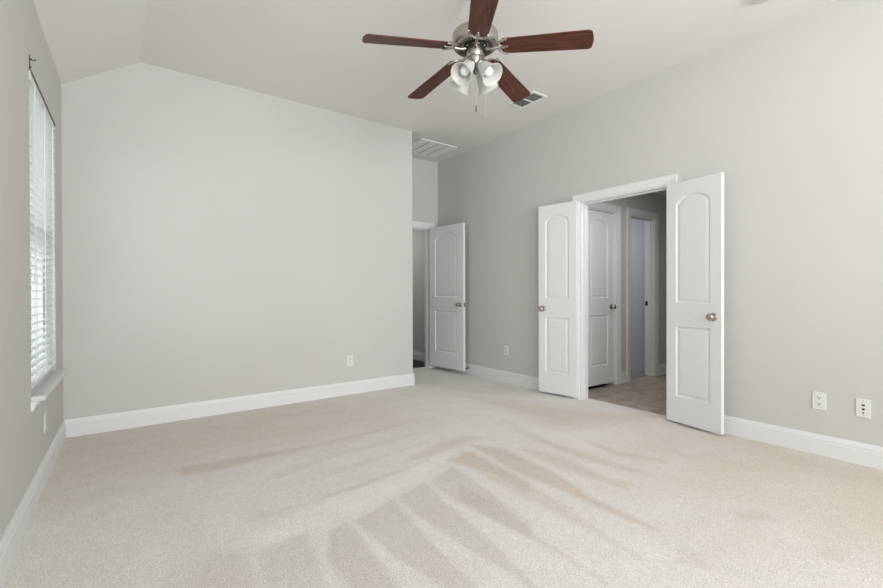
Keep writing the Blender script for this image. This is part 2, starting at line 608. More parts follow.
def smooth_poly(px, py, poly, soft):
    inside = np.zeros(px.shape, bool)
    dist = np.full(px.shape, 1e9)
    n = len(poly)
    for i in range(n):
        x0, y0 = poly[i]
        x1, y1 = poly[(i + 1) % n]
        dx, dy = x1 - x0, y1 - y0
        l2 = dx * dx + dy * dy
        if l2 < 1e-9:
            continue
        t = np.clip(((px - x0) * dx + (py - y0) * dy) / l2, 0, 1)
        dist = np.minimum(dist, np.hypot(px - x0 - t * dx, py - y0 - t * dy))
        if abs(dy) > 1e-9:
            c = ((y0 > py) != (y1 > py)) & (px < dx * (py - y0) / dy + x0)
            inside ^= c
    s = np.where(inside, dist, -dist) / soft
    s = np.clip(s * 0.5 + 0.5, 0, 1)
    return s * s * (3 - 2 * s)


FX0, FX1, FY0, FY1 = -0.46, 3.82, 0.2, 5.285
nx, ny = 215, 256
gy1 = np.linspace(FY0, FY1, ny)
gy1[0] = Y0 - 0.1                       # the unseen part behind the camera is one long row
gx, gy = np.meshgrid(np.linspace(FX0, FX1, nx), gy1, indexing='ij')
nap = np.zeros(gx.shape)
tan = np.zeros(gx.shape)
for d_nap, d_tan, soft, poly in NAP:
    w = smooth_poly(gx, gy, poly, soft * (1.5 if d_tan > 0.4 else 0.75))
    nap += w * d_nap * (0.62 if d_tan > 0.4 else 1.0)
    tan += w * (d_tan if d_tan else (0.25 if d_nap < 0 else 0.0))
nap = np.clip(nap, -1.1, 1.0)
tan += np.clip((gy - 2.2) / 2.5, 0, 1) * 0.10 + np.clip((gx - 1.6) / 1.4, 0, 1) * np.clip((2.6 - gy) / 1.5, 0, 1) * 0.85 + np.clip((gy - 2.7) / 0.7, 0, 1) * np.clip((2.6 - gx) / 1.2, 0, 1) * 0.30  # carpet tan, deepened near right and eased far off to offset light falloff
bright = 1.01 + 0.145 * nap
me = bpy.data.meshes.new('floor')
verts = np.stack([gx.ravel(), gy.ravel(), np.zeros(gx.size)], 1)
idx = np.arange(nx * ny).reshape(nx, ny)
quads = np.stack([idx[:-1, :-1], idx[1:, :-1], idx[1:, 1:], idx[:-1, 1:]], -1).reshape(-1, 4)
me.from_pydata(verts.tolist(), [], quads.tolist())
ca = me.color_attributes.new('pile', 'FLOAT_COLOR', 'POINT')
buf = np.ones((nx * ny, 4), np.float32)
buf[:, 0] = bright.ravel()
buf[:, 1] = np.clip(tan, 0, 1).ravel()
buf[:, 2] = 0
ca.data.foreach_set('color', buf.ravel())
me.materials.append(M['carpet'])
floor = bpy.data.objects.new('floor', me)
col.objects.link(floor)
struct(floor, 'beige cut pile bedroom carpet with vacuum tracks', 'floor')

o = MB().prism([(3.821, 0.4), (8.2, 0.4), (8.2, 4.75), (5.81, 4.75), (5.81, 2.99), (3.821, 2.99)], -0.06, -0.004).build('floor_hall', M['tile'])
struct(o, 'taupe stone tile floor of the hall beyond the double doors', 'floor')
o = MB().box(4.70, 5.80, 2.991, 4.75, -0.06, -0.002).build('floor_bathroom', M['bathtile'])
struct(o, 'grey tile floor seen through the cased opening off the hall', 'floor')
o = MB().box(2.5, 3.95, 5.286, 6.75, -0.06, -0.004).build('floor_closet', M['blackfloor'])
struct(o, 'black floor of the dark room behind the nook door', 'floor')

# ceiling: flat, sloping down towards the window side
sl = (ZC - ZL) / (RIDGE + 0.3676)
cp = [(4.0, ZC), (4.0, ZC + 0.1), (RIDGE, ZC + 0.1), (-0.6, ZC + 0.1 - sl * (RIDGE + 0.6)), (-0.6, ZC - sl * (RIDGE + 0.6)), (RIDGE, ZC)]
mb = MB().prism([(x, z) for x, z in cp], -(YA + 0.13), -(Y0 - 0.13), Matrix.Rotation(PI / 2, 4, 'X'))
struct(mb.build('ceiling', M['ceiling']), 'bedroom ceiling, flat with a slope down to the window wall', 'ceiling')

# back wall with its gable outline
bp_ = [(-0.5, 0.0), (XA, 0.0), (XA, ZC + 0.04), (RIDGE, ZC + 0.04), (-0.5, ZC + 0.04 - sl * (RIDGE + 0.5))]
mb = MB()
n = len(bp_)
vs_ = [(x, yb(x), z) for x, z in bp_] + [(x, yb(x) + TW, z) for x, z in bp_]
mb.add(vs_, [tuple(range(n)), tuple(range(2 * n - 1, n - 1, -1))] + [(k, (k + 1) % n, n + (k + 1) % n, n + k) for k in range(n)])
struct(mb.build('wall_back', M['wall']), 'long plain greige wall facing the camera under the gable', 'wall')

WIN = (3.01, 3.92, 0.56, 2.22)
o = wall_mesh('wall_left', (Y0 - 0.12, 4.40), (0, ZL + 0.03), [WIN, (-3.2, -0.6, 0.45, 2.45)],
              lambda s, z, k: (xl(s) - (TW if k else 0), s, z), M['wall'])
struct(o, 'greige wall with the blind-covered window', 'wall')

DD = (1.862, 2.75, 0.0, 1.985)
o = wall_mesh('wall_right', (Y0 - 0.12, YA + 0.12), (0, ZC + 0.04), [DD],
              lambda s, z, k: (xr(s) + (0.12 if k else 0), s, z), M['wall'])
struct(o, 'greige wall with the open double doors', 'wall')

o = MB().box(XA - TW, XA, yb(XA) + 0.002, YA + TW, 0, ZC + 0.04).build('wall_nook', M['wall'])
struct(o, 'short wall at the side of the entry nook', 'wall')
ND = (2.86, 3.55, 0.0, 2.0)
o = wall_mesh('wall_end', (XA - 0.01, xr(YA) + 0.02), (0, ZC + 0.04), [ND],
              lambda s, z, k: (s, YA + (TW if k else 0), z), M['wall'])
struct(o, 'end wall of the entry nook above and beside its door', 'wall')
RW = (-0.05, 3.55, 0.27, 2.63)
o = wall_mesh('wall_rear', (-0.52, 3.9), (0, ZC + 0.04), [RW],
              lambda s, z, k: (s, Y0 - (TW if k else 0), z), M['wall'])
struct(o, 'wall with wide windows behind the camera', 'wall')

# hall, bathroom and closet shells
YH = 2.935
HZ = 2.34
DA = (4.05, 4.645, -0.01, 2.01)
DB = (4.925, 5.495, -0.01, 2.015)
o = wall_mesh('wall_hall', (3.85, 5.80), (-0.01, HZ + 0.05), [DA, DB],
              lambda s, z, k: (s, YH + (0.115 if k else 0), z), M['wall'])
struct(o, 'hall wall with the closed panel door and the cased opening', 'wall')
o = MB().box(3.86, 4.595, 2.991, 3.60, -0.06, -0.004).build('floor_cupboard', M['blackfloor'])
struct(o, 'dark floor behind the closed hall door', 'floor')
mb = MB()
mb.box(3.86, 4.595, 3.50, 3.60, -0.004, HZ + 0.05)
mb.box(3.86, 3.96, YH + 0.116, 3.499, -0.004, HZ + 0.05)
struct(mb.build('wall_cupboard', M['wall']), 'walls behind the closed hall door', 'wall')
o = MB().box(5.70, 5.80, YH + 0.116, 4.75, -0.01, HZ + 0.05).build('wall_bathroom', M['bath'])
struct(o, 'cool grey wall inside the cased opening', 'wall')
o = MB().box(4.60, 5.80, 4.62, 4.74, -0.01, HZ + 0.05).build('wall_bathroom_back', M['bath'])
struct(o, 'back wall inside the cased opening', 'wall')
o = MB().box(4.60, 4.72, YH + 0.116, 4.61, -0.01, HZ + 0.05).build('wall_bathroom_side', M['bath'])
struct(o, 'side wall inside the cased opening', 'wall')
o = MB().box(3.86, 8.2, 0.40, 0.52, -0.01, HZ + 0.05).build('wall_hall_near', M['wall'])
struct(o, 'near wall of the hall', 'wall')
o = MB().box(8.08, 8.2, 0.53, 4.74, -0.01, HZ + 0.05).build('wall_hall_far', M['wall'])
struct(o, 'far wall of the hall', 'wall')
o = MB().box(5.81, 8.07, 4.62, 4.74, -0.01, HZ + 0.05).build('wall_hall_side', M['wall'])
struct(o, 'side wall at the far end of the hall', 'wall')
o = MB().box(3.89, 8.2, 0.40, 4.75, HZ, HZ + 0.08).build('ceiling_hall', M['ceiling'])
struct(o, 'low ceiling of the hall', 'ceiling')
o = MB().box(6.45, 6.57, 3.02, 4.60, -0.004, 0.83).build('wall_half', plain('dark_olive_paint', (0.05, 0.05, 0.042), 0.6, vary=0.05))
struct(o, 'dark half wall far down the hall', 'wall')
o = MB().box(6.40, 6.62, 3.00, 4.60, 0.83, 0.95).build('trim_cap', M['trim'], bevel=0.004)
struct(o, 'white cap on the dark half wall', 'trim')
o = MB().box(3.80, 3.92, YA + 0.13, 6.75, -0.01, 2.45).build('wall_closet', M['wall'])
struct(o, 'wall of the dark room behind the nook door', 'wall')
o = MB().box(2.5, 3.79, 6.63, 6.75, -0.01, 2.45).build('wall_closet_back', M['wall'])
struct(o, 'back wall of the dark room behind the nook door', 'wall')
o = MB().box(2.5, 2.62, YA + 0.13, 6.62, -0.01, 2.45).build('wall_closet_side', M['wall'])
struct(o, 'side wall of the dark room behind the nook door', 'wall')
o = MB().box(2.5, 3.92, YA + 0.13, 6.75, 2.40, 2.48).build('ceiling_closet', M['ceiling'])
struct(o, 'ceiling of the dark room behind the nook door', 'ceiling')

# ------------------------------------------------------------------ baseboards
BB = [(0, 0), (0.016, 0), (0.016, 0.088), (0.0105, 0.0905), (0.0095, 0.096), (0.0125, 0.100), (0.0120, 0.108), (0.0075, 0.122), (0.0045, 0.134), (0, 0.134)]


def baseboard(name, p, q, label):
    d = Vector((q[0] - p[0], q[1] - p[1])).normalized()
    nrm = (-d.y, d.x)                       # out of the wall: to the left of p -> q
    o = MB().sweep(BB, [p, q], nrm).build(name, M['trim'])
    struct(o, label, 'baseboard')


baseboard('baseboard_left', (xl(4.31), 4.309), (xl(Y0), Y0), 'white baseboard under the window wall')
baseboard('baseboard_back', (XA + 0.016, yb(XA)), (xl(4.31), yb(-0.37)), 'white baseboard along the long plain wall')
baseboard('baseboard_nook', (XA, YA), (XA, yb(XA) - 0.010), 'white baseboard at the side of the nook')
baseboard('baseboard_right', (xr(2.825), 2.825), (xr(YA), YA), 'white baseboard between the double doors and the nook')
baseboard('baseboard_right', (xr(Y0), Y0), (xr(1.788), 1.788), 'white baseboard from the double doors towards the camera')
baseboard('baseboard_end', (3.69, YA), (3.632, YA), 'short white baseboard beside the nook door casing')
baseboard('baseboard_hall', (4.838, YH), (4.722, YH), 'white baseboard between the two hall door casings')
baseboard('baseboard_hall', (5.80, YH), (5.582, YH), 'white baseboard past the cased opening')
baseboard('baseboard_closet', (3.80, YA + 0.14), (3.80, 6.62), 'white baseboard in the dark room behind the nook door')

# ------------------------------------------------------------------ door frames (jamb, stop, casing)
CAS = [(-0.004, 0), (-0.004, 0.010), (0.004, 0.0125), (0.026, 0.0125), (0.034, 0.0155), (0.052, 0.0165), (0.058, 0.019), (0.070, 0.019), (0.070, 0)]


def casing(w, h, y0, sgn, scale=1.0):
    """Mitred casing round an opening x 0..w, z 0..h on the face y = y0; sgn: which way it stands out."""
    mb = MB()
    n = len(CAS)
    vs = []
    for st in range(4):
        for d, t in CAS:
            d = d * scale
            x = -d if st < 2 else w + d
            z = 0.0 if st in (0, 3) else h + d
            vs.append((x, y0 + sgn * t, z))
    fs = [tuple(range(n)), tuple(range(4 * n - 1, 3 * n - 1, -1))]
    for s in range(3):
        fs += [(s * n + k, s * n + (k + 1) % n, (s + 1) * n + (k + 1) % n, (s + 1) * n + k) for k in range(n)]
    return mb.add(vs, fs)


def door_frame(name, matrix, w, h, wall_t, label, both=True, stop_y=None):
    """Local: x 0..w across the opening, y 0 the face towards the viewer, -wall_t the far face."""
    r = empty(name, matrix, label, 'door frame', kind='structure')
    j = 0.017
    mb = MB()
    mb.box(0, j, -wall_t, 0, 0, h)
    mb.box(w - j, w, -wall_t, 0, 0, h)
    mb.box(j, w - j, -wall_t, 0, h - j, h)
    mb.build('jamb', M['trim'], r)
    if stop_y is not None:
        s = 0.011
        mb = MB()
        mb.box(j, j + s, stop_y - 0.032, stop_y, 0, h - j)
        mb.box(w - j - s, w - j, stop_y - 0.032, stop_y, 0, h - j)
        mb.box(j + s, w - j - s, stop_y - 0.032, stop_y, h - j - s, h - j)
        mb.build('door_stop_strip', M['trim'], r, bevel=0.002)
    casing(w, h, 0.0, 1).build('casing', M['trim'], r)
    if both:
        casing(w, h, -wall_t, -1).build('casing', M['trim'], r)
    return r


mr = Matrix.Translation((xr(DD[0]), DD[0], 0)) @ Matrix.Rotation(AR, 4, 'Z')
door_frame('trim_1', mr, DD[1] - DD[0], DD[3], 0.12, 'white casing and jamb of the wide double doorway', both=False, stop_y=-0.045)
mn = Matrix.Translation((ND[1], YA, 0)) @ Matrix.Rotation(PI, 4, 'Z')
door_frame('trim_2', mn, ND[1] - ND[0], ND[3], TW, 'white casing and jamb of the doorway in the nook', both=False, stop_y=-0.045)
ma = Matrix.Translation((DA[1], YH, 0)) @ Matrix.Rotation(PI, 4, 'Z')
door_frame('trim_3', ma, DA[1] - DA[0], DA[3], 0.115, 'white casing around the closed hall door', both=False)
mo = Matrix.Translation((DB[1], YH, 0)) @ Matrix.Rotation(PI, 4, 'Z')
t4 = door_frame('trim_4', mo, DB[1] - DB[0], DB[3], 0.115, 'white casing of the cased opening beyond the closed hall door', both=True, stop_y=-0.04)
sp_ = MB()
sp_.box(0.0165, 0.0185, -0.100, -0.076, 0.90, 0.96)
sp_.box(0.0165, 0.021, -0.110, -0.098, 0.905, 0.955)
tag(sp_.build('strike_plate', M['bronze'], t4), 'dark metal strike plate')


# ------------------------------------------------------------------ door leaves
def panel_ring(x0, x1, z0, z1, rise, d, depth, y, nseg=20):
    """Outline inset by d: straight sides, flat bottom, top a shallow arc (rise 0: flat)."""
    pts = [(x0 + d, z0 + d), (x1 - d, z0 + d)]
    xc, half = (x0 + x1) / 2, (x1 - x0) / 2
    if rise > 0:
        R = (half * half + rise * rise) / (2 * rise)
        zc = z1 + rise - R
        for k in range(nseg + 1):
            x = (x1 - d) + (x0 - x1 + 2 * d) * k / nseg
            pts.append((x, zc + math.sqrt((R - d) ** 2 - (x - xc) ** 2)))
    else:
        for k in range(nseg + 1):
            pts.append(((x1 - d) + (x0 - x1 + 2 * d) * k / nseg, z1 - d))
    return [(x, y + depth, z) for x, z in pts]


PROFILE = [(0.0, 0.0), (0.003, -0.003), (0.010, -0.0115), (0.016, -0.0120), (0.034, -0.0045), (0.040, -0.004)]


def door_face(bm, w, h, panels, y, sgn):
    """One moulded face of a leaf in plane y; sgn +1: the face looks towards +y."""
    def V(p):
        return bm.verts.new(p)
    outer = [V(p) for p in ((0, y, 0), (w, y, 0), (w, y, h), (0, y, h))]
    edges = [bm.edges.new((outer[i], outer[(i + 1) % 4])) for i in range(4)]
    for (x0, x1, z0, z1, rise) in panels:
        prev = None
        for i, (d, dep) in enumerate(PROFILE):
            ring = [V(p) for p in panel_ring(x0, x1, z0, z1, rise, d, dep * sgn, y)]
            n = len(ring)
            if i == 0:
                edges += [bm.edges.new((ring[k], ring[(k + 1) % n])) for k in range(n)]
            else:
                for k in range(n):
                    bm.faces.new((prev[k], prev[(k + 1) % n], ring[(k + 1) % n], ring[k]))
            prev = ring
        bm.faces.new(prev)
    bmesh.ops.triangle_fill(bm, edges=edges, use_beauty=True, use_dissolve=False)
    return outer


def door_leaf(name, origin, to, w, z0, h, stile, knob_x, label, t=0.035, knob_back=True, hinges=True, latch=True):
    """Leaf with two moulded panels a side, the upper one arched. Local x along the leaf, +y its visible face."""
    d = Vector((to[0] - origin[0], to[1] - origin[1], 0)).normalized()
    mat = Matrix.Translation((origin[0], origin[1], z0)) @ Matrix.Rotation(math.atan2(d.y, d.x), 4, 'Z')
    r = empty(name, mat, label, 'door', kind='structure')
    k = h / 1.955
    rise = 0.070 * min(1.2, (w - 2 * stile) / 0.29)
    pans = [(stile, w - stile, 0.210 * k, 0.785 * k, 0), (stile, w - stile, 0.975 * k, 1.782 * k, rise)]
    bm = bmesh.new()
    a = door_face(bm, w, h, pans, 0.0, 1)
    b = door_face(bm, w, h, pans, -t, -1)
    for i in range(4):
        j = (i + 1) % 4
        bm.faces.new((a[i], a[j], b[j], b[i]))
    bmesh.ops.recalc_face_normals(bm, faces=bm.faces)
    me = bpy.data.meshes.new('panel_leaf')
    bm.to_mesh(me)
    bm.free()
    me.materials.append(M['door'])
    o = bpy.data.objects.new('panel_leaf', me)
    col.objects.link(o)
    o.parent = r
    prof = [(0.0, 0.0), (0.031, 0.0), (0.031, 0.004), (0.026, 0.009), (0.012, 0.011), (0.0105, 0.024), (0.016, 0.030),
            (0.0245, 0.036), (0.0275, 0.044), (0.0255, 0.052), (0.018, 0.058), (0.008, 0.0605), (0.0, 0.061)]
    zk = 0.875 * k
    for sgn, y in ((1, 0.0), (-1, -t)):
        if sgn < 0 and not knob_back:
            continue
        kb = MB().lathe(prof, 28, Matrix.Rotation(-PI / 2 * sgn, 4, 'X')).build('knob', M['knob'], r, smooth=True)
        kb.location = (knob_x, y, zk)
        tag(kb, 'round satin nickel knob')
    ex = 0.0 if knob_x < w / 2 else w
    if latch:
        MB().box(ex - 0.0012, ex + 0.0012, -t / 2 - 0.012, -t / 2 + 0.012, zk - 0.028, zk + 0.028).build('latch_plate', M['knob'], r)
    hx = w if ex == 0.0 else 0.0
    for zz in (0.18 * k, 0.98 * k, 1.76 * k) if hinges else ():
        hg = MB()
        s = -1 if hx == 0.0 else 1
        hg.tube([(hx + s * 0.006, -t + 0.002, zz - 0.044), (hx + s * 0.006, -t + 0.002, zz + 0.044)], 0.0055, 10)
        hg.box(min(hx, hx + s * 0.004), max(hx, hx + s * 0.004), -t + 0.001, -0.005, zz - 0.044, zz + 0.044)
        hg.build('hinge', M['knob'], r)
    return r


def dist(a, b):
    return math.hypot(a[0] - b[0], a[1] - b[1])


# far leaf of the double doors: hinged at the jamb nearer the nook, swung back almost onto the wall
H, E = (3.668, 2.758), (3.592, 3.180)
w_ = dist(H, E)
door_leaf('door_1', H, E, w_, 0.024, 1.968, 0.080, w_ - 0.052, 'white arched panel door leaf folded back against the wall between nook and double doorway', hinges=False, latch=False)
# near leaf
H, E = (3.662, 1.853), (3.581, 1.408)
w_ = dist(H, E)
door_leaf('door_2', E, H, w_, 0.020, 1.943, 0.084, 0.058, 'largest white arched panel door leaf, folded back on the camera side of the double doorway', latch=False)
# nook door
H, E = (3.506, 5.115), (3.574, 4.440)
w_ = dist(H, E)
door_leaf('door_3', E, H, w_, 0.055, 1.930, 0.118, 0.062, 'white arched panel door standing open in the nook at the end of the long wall')
# closed hall door
door_leaf('door_4', (DA[1] - 0.019, YH + 0.018), (DA[0] + 0.019, YH + 0.018), DA[1] - DA[0] - 0.038, 0.034, 1.956, 0.112, 0.058,
          'closed white arched panel door in the hall seen through the double doorway')

# ------------------------------------------------------------------ the left window
wm = on_left((WIN[0] + WIN[1]) / 2, WIN[2])           # local x towards the camera, y into the room
WW, WH = WIN[1] - WIN[0], WIN[3] - WIN[2]
win = empty('window_1', wm, 'tall window in the left wall behind white blinds', 'window', kind='structure')
mb = MB()
hw = WW / 2
yo, yi = -0.115, -0.062
fw = 0.045
mb.box(-hw, -hw + fw, yo, yi, 0.0, WH)
mb.box(hw - fw, hw, yo, yi, 0.0, WH)
mb.box(-hw + fw, hw - fw, yo, yi, WH - fw, WH)
mb.box(-hw + fw, hw - fw, yo, yi, 0.0, fw)
mb.build('window_frame', M['white_plastic'], win, bevel=0.003)
mb = MB()
mb.box(-hw + fw, hw - fw, -0.105, -0.070, WH * 0.5 - 0.02, WH * 0.5 + 0.02)
mb.build('meeting_rail', M['white_plastic'], win, bevel=0.002)
for a, b, yy in ((fw, WH * 0.5 - 0.02, -0.080), (WH * 0.5 + 0.02, WH - fw, -0.095)):
    MB().box(-hw + fw, hw - fw, yy - 0.002, yy + 0.002, a, b).build('pane', M['glass'], win)
# sill board with its apron
mb = MB()
sx0, sx1 = -hw - 0.05, hw + 0.03
mb.box(sx0, sx1, 0.0, 0.058, -0.024, 0.002)
mb.box(-hw + 0.001, hw - 0.001, -0.060, 0.0, -0.024, 0.002)
mb.build('window_sill', M['stone'], win, bevel=0.006)
ap = [(0, -0.024), (0.030, -0.024), (0.028, -0.032), (0.020, -0.042), (0.014, -0.060), (0.010, -0.075), (0, -0.075)]
mb = MB()
n = len(ap)
vs_ = [(x, y, z) for x in (sx0 + 0.02, sx1 - 0.012) for y, z in ap]
mb.add(vs_, [tuple(range(n - 1, -1, -1)), tuple(range(n, 2 * n))] + [(k, (k + 1) % n, n + (k + 1) % n, n + k) for k in range(n)])
mb.build('apron', M['trim'], win)

# rear windows behind the camera (unseen, but the daylight comes in there)
w2 = empty('window_2', Matrix.Translation((1.75, Y0, RW[2])), 'wide window behind the camera', 'window', kind='structure')
mb = MB()
W2, H2 = RW[1] - RW[0], RW[3] - RW[2]
for x in (-W2 / 2, -W2 / 6 - 0.03, W2 / 6 - 0.03, W2 / 2 - 0.06):
    mb.box(x, x + 0.06, -0.115, -0.075, 0, H2)
mb.box(-W2 / 2, W2 / 2, -0.114, -0.076, 0, 0.05)
mb.box(-W2 / 2, W2 / 2, -0.114, -0.076, H2 - 0.05, H2)
mb.build('window_frame', M['white_plastic'], w2)
MB().box(-W2 / 2 + 0.05, W2 / 2 - 0.05, -0.098, -0.094, 0.05, H2 - 0.05).build('pane', M['glass'], w2)

w3 = empty('window_3', on_left(-1.9, 0.45), 'unseen wide side window added behind the camera for fill light', 'window', kind='structure')  # unseen window added to hold the side fill light
mb = MB()
for x in (-1.30, -0.03, 1.24):
    mb.box(x, x + 0.06, -0.115, -0.085, 0, 2.0)
mb.box(-1.30, 1.30, -0.114, -0.086, 0, 0.05)
mb.box(-1.30, 1.30, -0.114, -0.086, 1.95, 2.0)
mb.build('window_frame', M['white_plastic'], w3)
MB().box(-1.25, 1.25, -0.102, -0.098, 0.05, 1.95).build('pane', M['glass'], w3)

# blind: 50 mm slats, hung inside the opening
bl = empty('window_blind', wm, 'white horizontal slat blind hanging in the left window', 'blind')
bw = hw - 0.012
mb = MB()
mb.box(-bw, bw, -0.048, 0.004, WH - 0.058, WH - 0.008)
mb.build('headrail', M['blind'], bl, bevel=0.003)
SP, SD, TILT = 0.0435, 0.049, math.radians(8)
proto = None
zz = WH - 0.085
slat_mesh = None
count = 0
while zz > 0.075:
    if slat_mesh is None:
        mb = MB()
        # gently crowned slat section
        sec = []
        for k in range(7):
            u = -SD / 2 + SD * k / 6
            sec.append((u, 0.0015 + 0.0022 * (1 - (2 * u / SD) ** 2)))
        low = [(u, h - 0.003) for u, h in reversed(sec)]
        sec = sec + low
        n = len(sec)
        vs_ = [(x, y, z) for x in (-bw + 0.004, bw - 0.004) for y, z in sec]
        mb.add(vs_, [tuple(range(n - 1, -1, -1)), tuple(range(n, 2 * n))] + [(k, (k + 1) % n, n + (k + 1) % n, n + k) for k in range(n)])
        s = mb.build('slat', M['blind'], bl)
        slat_mesh = s
    else:
        s = slat_mesh.copy()
        col.objects.link(s)
        s.parent = bl
    s.location = (0, -0.022, zz)
    s.rotation_euler = (TILT, 0, 0)
    zz -= SP
    count += 1
MB().box(-bw + 0.004, bw - 0.004, -0.046, 0.003, 0.035, 0.052).build('bottom_rail', M['blind'], bl, bevel=0.003)
for xx in (-bw + 0.12, 0.0, bw - 0.12):
    mb = MB()
    for yy in (0.0050, -0.0490):
        mb.tube([(xx, yy, 0.05), (xx, yy, WH - 0.055)], 0.0026, 6)
    mb.build('ladder_cord', M['cord'], bl)
mb = MB()
mb.tube([(bw - 0.05, 0.012, WH - 0.05), (bw - 0.05, 0.012, WH - 1.05)], 0.0016, 6)
mb.build('lift_cord', M['cord'], bl)
mb = MB().lathe([(0, 0), (0.006, 0.002), (0.008, 0.02), (0.006, 0.042), (0.002, 0.046), (0, 0.046)], 12)
ts = mb.build('cord_tassel', M['white_plastic'], bl, smooth=True)
ts.location = (bw - 0.05, 0.012, WH - 1.09)
MB().box(-bw, bw, 0.0045, 0.0075, WH - 0.020, WH - 0.004).build('headrail_dark_strip', M['vent_dark'], bl)  # thin dark strip across the top front of the headrail

# curtain rod bracket left on the wall above the window corner
cb = empty('curtain_rod_bracket', on_left(3.022, 2.235), 'small dark metal curtain rod bracket on the wall above the near window corner', 'bracket')
MB().box(-0.008, 0.008, 0.0, 0.003, -0.022, 0.052).build('mounting_plate', M['bronze'], cb, bevel=0.001)
mb = MB()
mb.tube([(0, 0.003, 0.030), (0, 0.010, 0.030)], 0.0045, 8)
a = [(0, 0.014 + 0.009 * math.cos(t), 0.036 + 0.009 * math.sin(t)) for t in [PI * (1.0 + k / 10) for k in range(11)]]
mb.tube(a, 0.003, 8)
mb.build('rod_cup', M['bronze'], cb, smooth=True)
sc_ = MB().lathe([(0, 0.006), (0.004, 0.005), (0.0055, 0.002), (0.0055, 0)], 12, Matrix.Rotation(-PI / 2, 4, 'X')).build('screw', M['pendant'], cb)
sc_.location = (0, 0.003, -0.008)

# ------------------------------------------------------------------ outlets and wall plates
def plate_root(name, matrix, label, cat, group=None):
    return empty(name, matrix, label, cat, group)


def outlet(matrix, label):
    r = plate_root('wall_outlet', matrix, label, 'outlet', 'duplex outlets round the room')
    MB().box(-0.036, 0.036, 0.0, 0.0055, -0.058, 0.058).build('cover_plate', M['white_plastic'], r, bevel=0.003)
    for zc in (-0.0195, 0.0195):
        pts = [(0.0165 * math.cos(t), 0.0145 * math.sin(t)) for t in [2 * PI * k / 28 for k in range(28)]]
        pts = [(max(-0.0165, min(0.0165, x * 1.25)), max(-0.0125, min(0.0125, y))) for x, y in pts]
        rc = MB().prism(pts, 0.0, 0.0075, Matrix.Translation((0, 0, zc)) @ Matrix.Rotation(-PI / 2, 4, 'X')).build('receptacle', M['white_plastic'], r)
        mb = MB()
        mb.box(-0.0086, -0.0054, 0.0072, 0.0079, zc - 0.001, zc + 0.0085)
        mb.box(0.0054, 0.0086, 0.0072, 0.0079, zc + 0.0000, zc + 0.0085)
        mb.lathe([(0, 0.0007), (0.0034, 0.0007), (0.0034, 0)], 12, Matrix.Translation((0, 0.0072, zc - 0.006)) @ Matrix.Rotation(-PI / 2, 4, 'X'))
        mb.build('slots', M['dark'], rc)
    MB().lathe([(0, 0.0012), (0.002, 0.001), (0.0032, 0)], 12, Matrix.Translation((0, 0.0055, 0)) @ Matrix.Rotation(-PI / 2, 4, 'X')).build('plate_screw', M['white_plastic'], r)
    return r


outlet(on_back(1.943, 0.359), 'white outlet low on the long plain wall')
outlet(on_right(3.778, 0.384), 'white outlet on the wall between the nook door and the folded door leaf')
outlet(on_right(0.876, 0.356), 'white outlet on the double door wall, beside the plate with three ports')
outlet(on_left(3.425, 0.33), 'white outlet under the sill of the blind-covered window')

r = plate_root('wall_jack_plate', on_right(0.663, 0.352), 'white wall plate with three dark ports near the baseboard', 'wall plate')
MB().box(-0.0345, 0.0345, 0.0, 0.0055, -0.058, 0.058).build('cover_plate', M['white_plastic'], r, bevel=0.003)
for zc, wx, hz in ((0.019, 0.0075, 0.005), (-0.006, 0.0065, 0.0055), (-0.029, 0.0045, 0.004)):
    MB().box(-wx, wx, 0.0052, 0.0066, zc - hz, zc + hz).build('port', M['dark'], r, bevel=0.001)
for zc in (0.047, -0.047):
    MB().lathe([(0, 0.0012), (0.002, 0.001), (0.0032, 0)], 12, Matrix.Translation((0, 0.0055, zc)) @ Matrix.Rotation(-PI / 2, 4, 'X')).build('plate_screw', M['knob'], r)

# baseboard door stop behind the nook door
ds = empty('door_stop', on_right(4.475, 0.080), 'small spring door stop on the baseboard behind the nook door', 'door stop')
mb = MB()
hel = [(0.0075 * math.cos(t), 0.018 + 0.040 * t / (2 * PI * 9), 0.0075 * math.sin(t)) for t in [2 * PI * 9 * k / 108 for k in range(109)]]
mb.tube(hel, 0.0015, 6)
mb.build('spring', M['bronze'], ds)
MB().lathe([(0, 0), (0.012, 0), (0.012, 0.003), (0, 0.004)], 16, Matrix.Translation((0, 0.0155, 0)) @ Matrix.Rotation(-PI / 2, 4, 'X')).build('base_disc', M['bronze'], ds)
MB().lathe([(0, 0), (0.009, 0), (0.0095, 0.008), (0.007, 0.012), (0, 0.012)], 16, Matrix.Translation((0, 0.057, 0)) @ Matrix.Rotation(-PI / 2, 4, 'X')).build('bumper', M['rubber'], ds, smooth=True)

# ------------------------------------------------------------------ ceiling fixtures
def down(x, y):
    return Matrix.Translation((x, y, ZC))


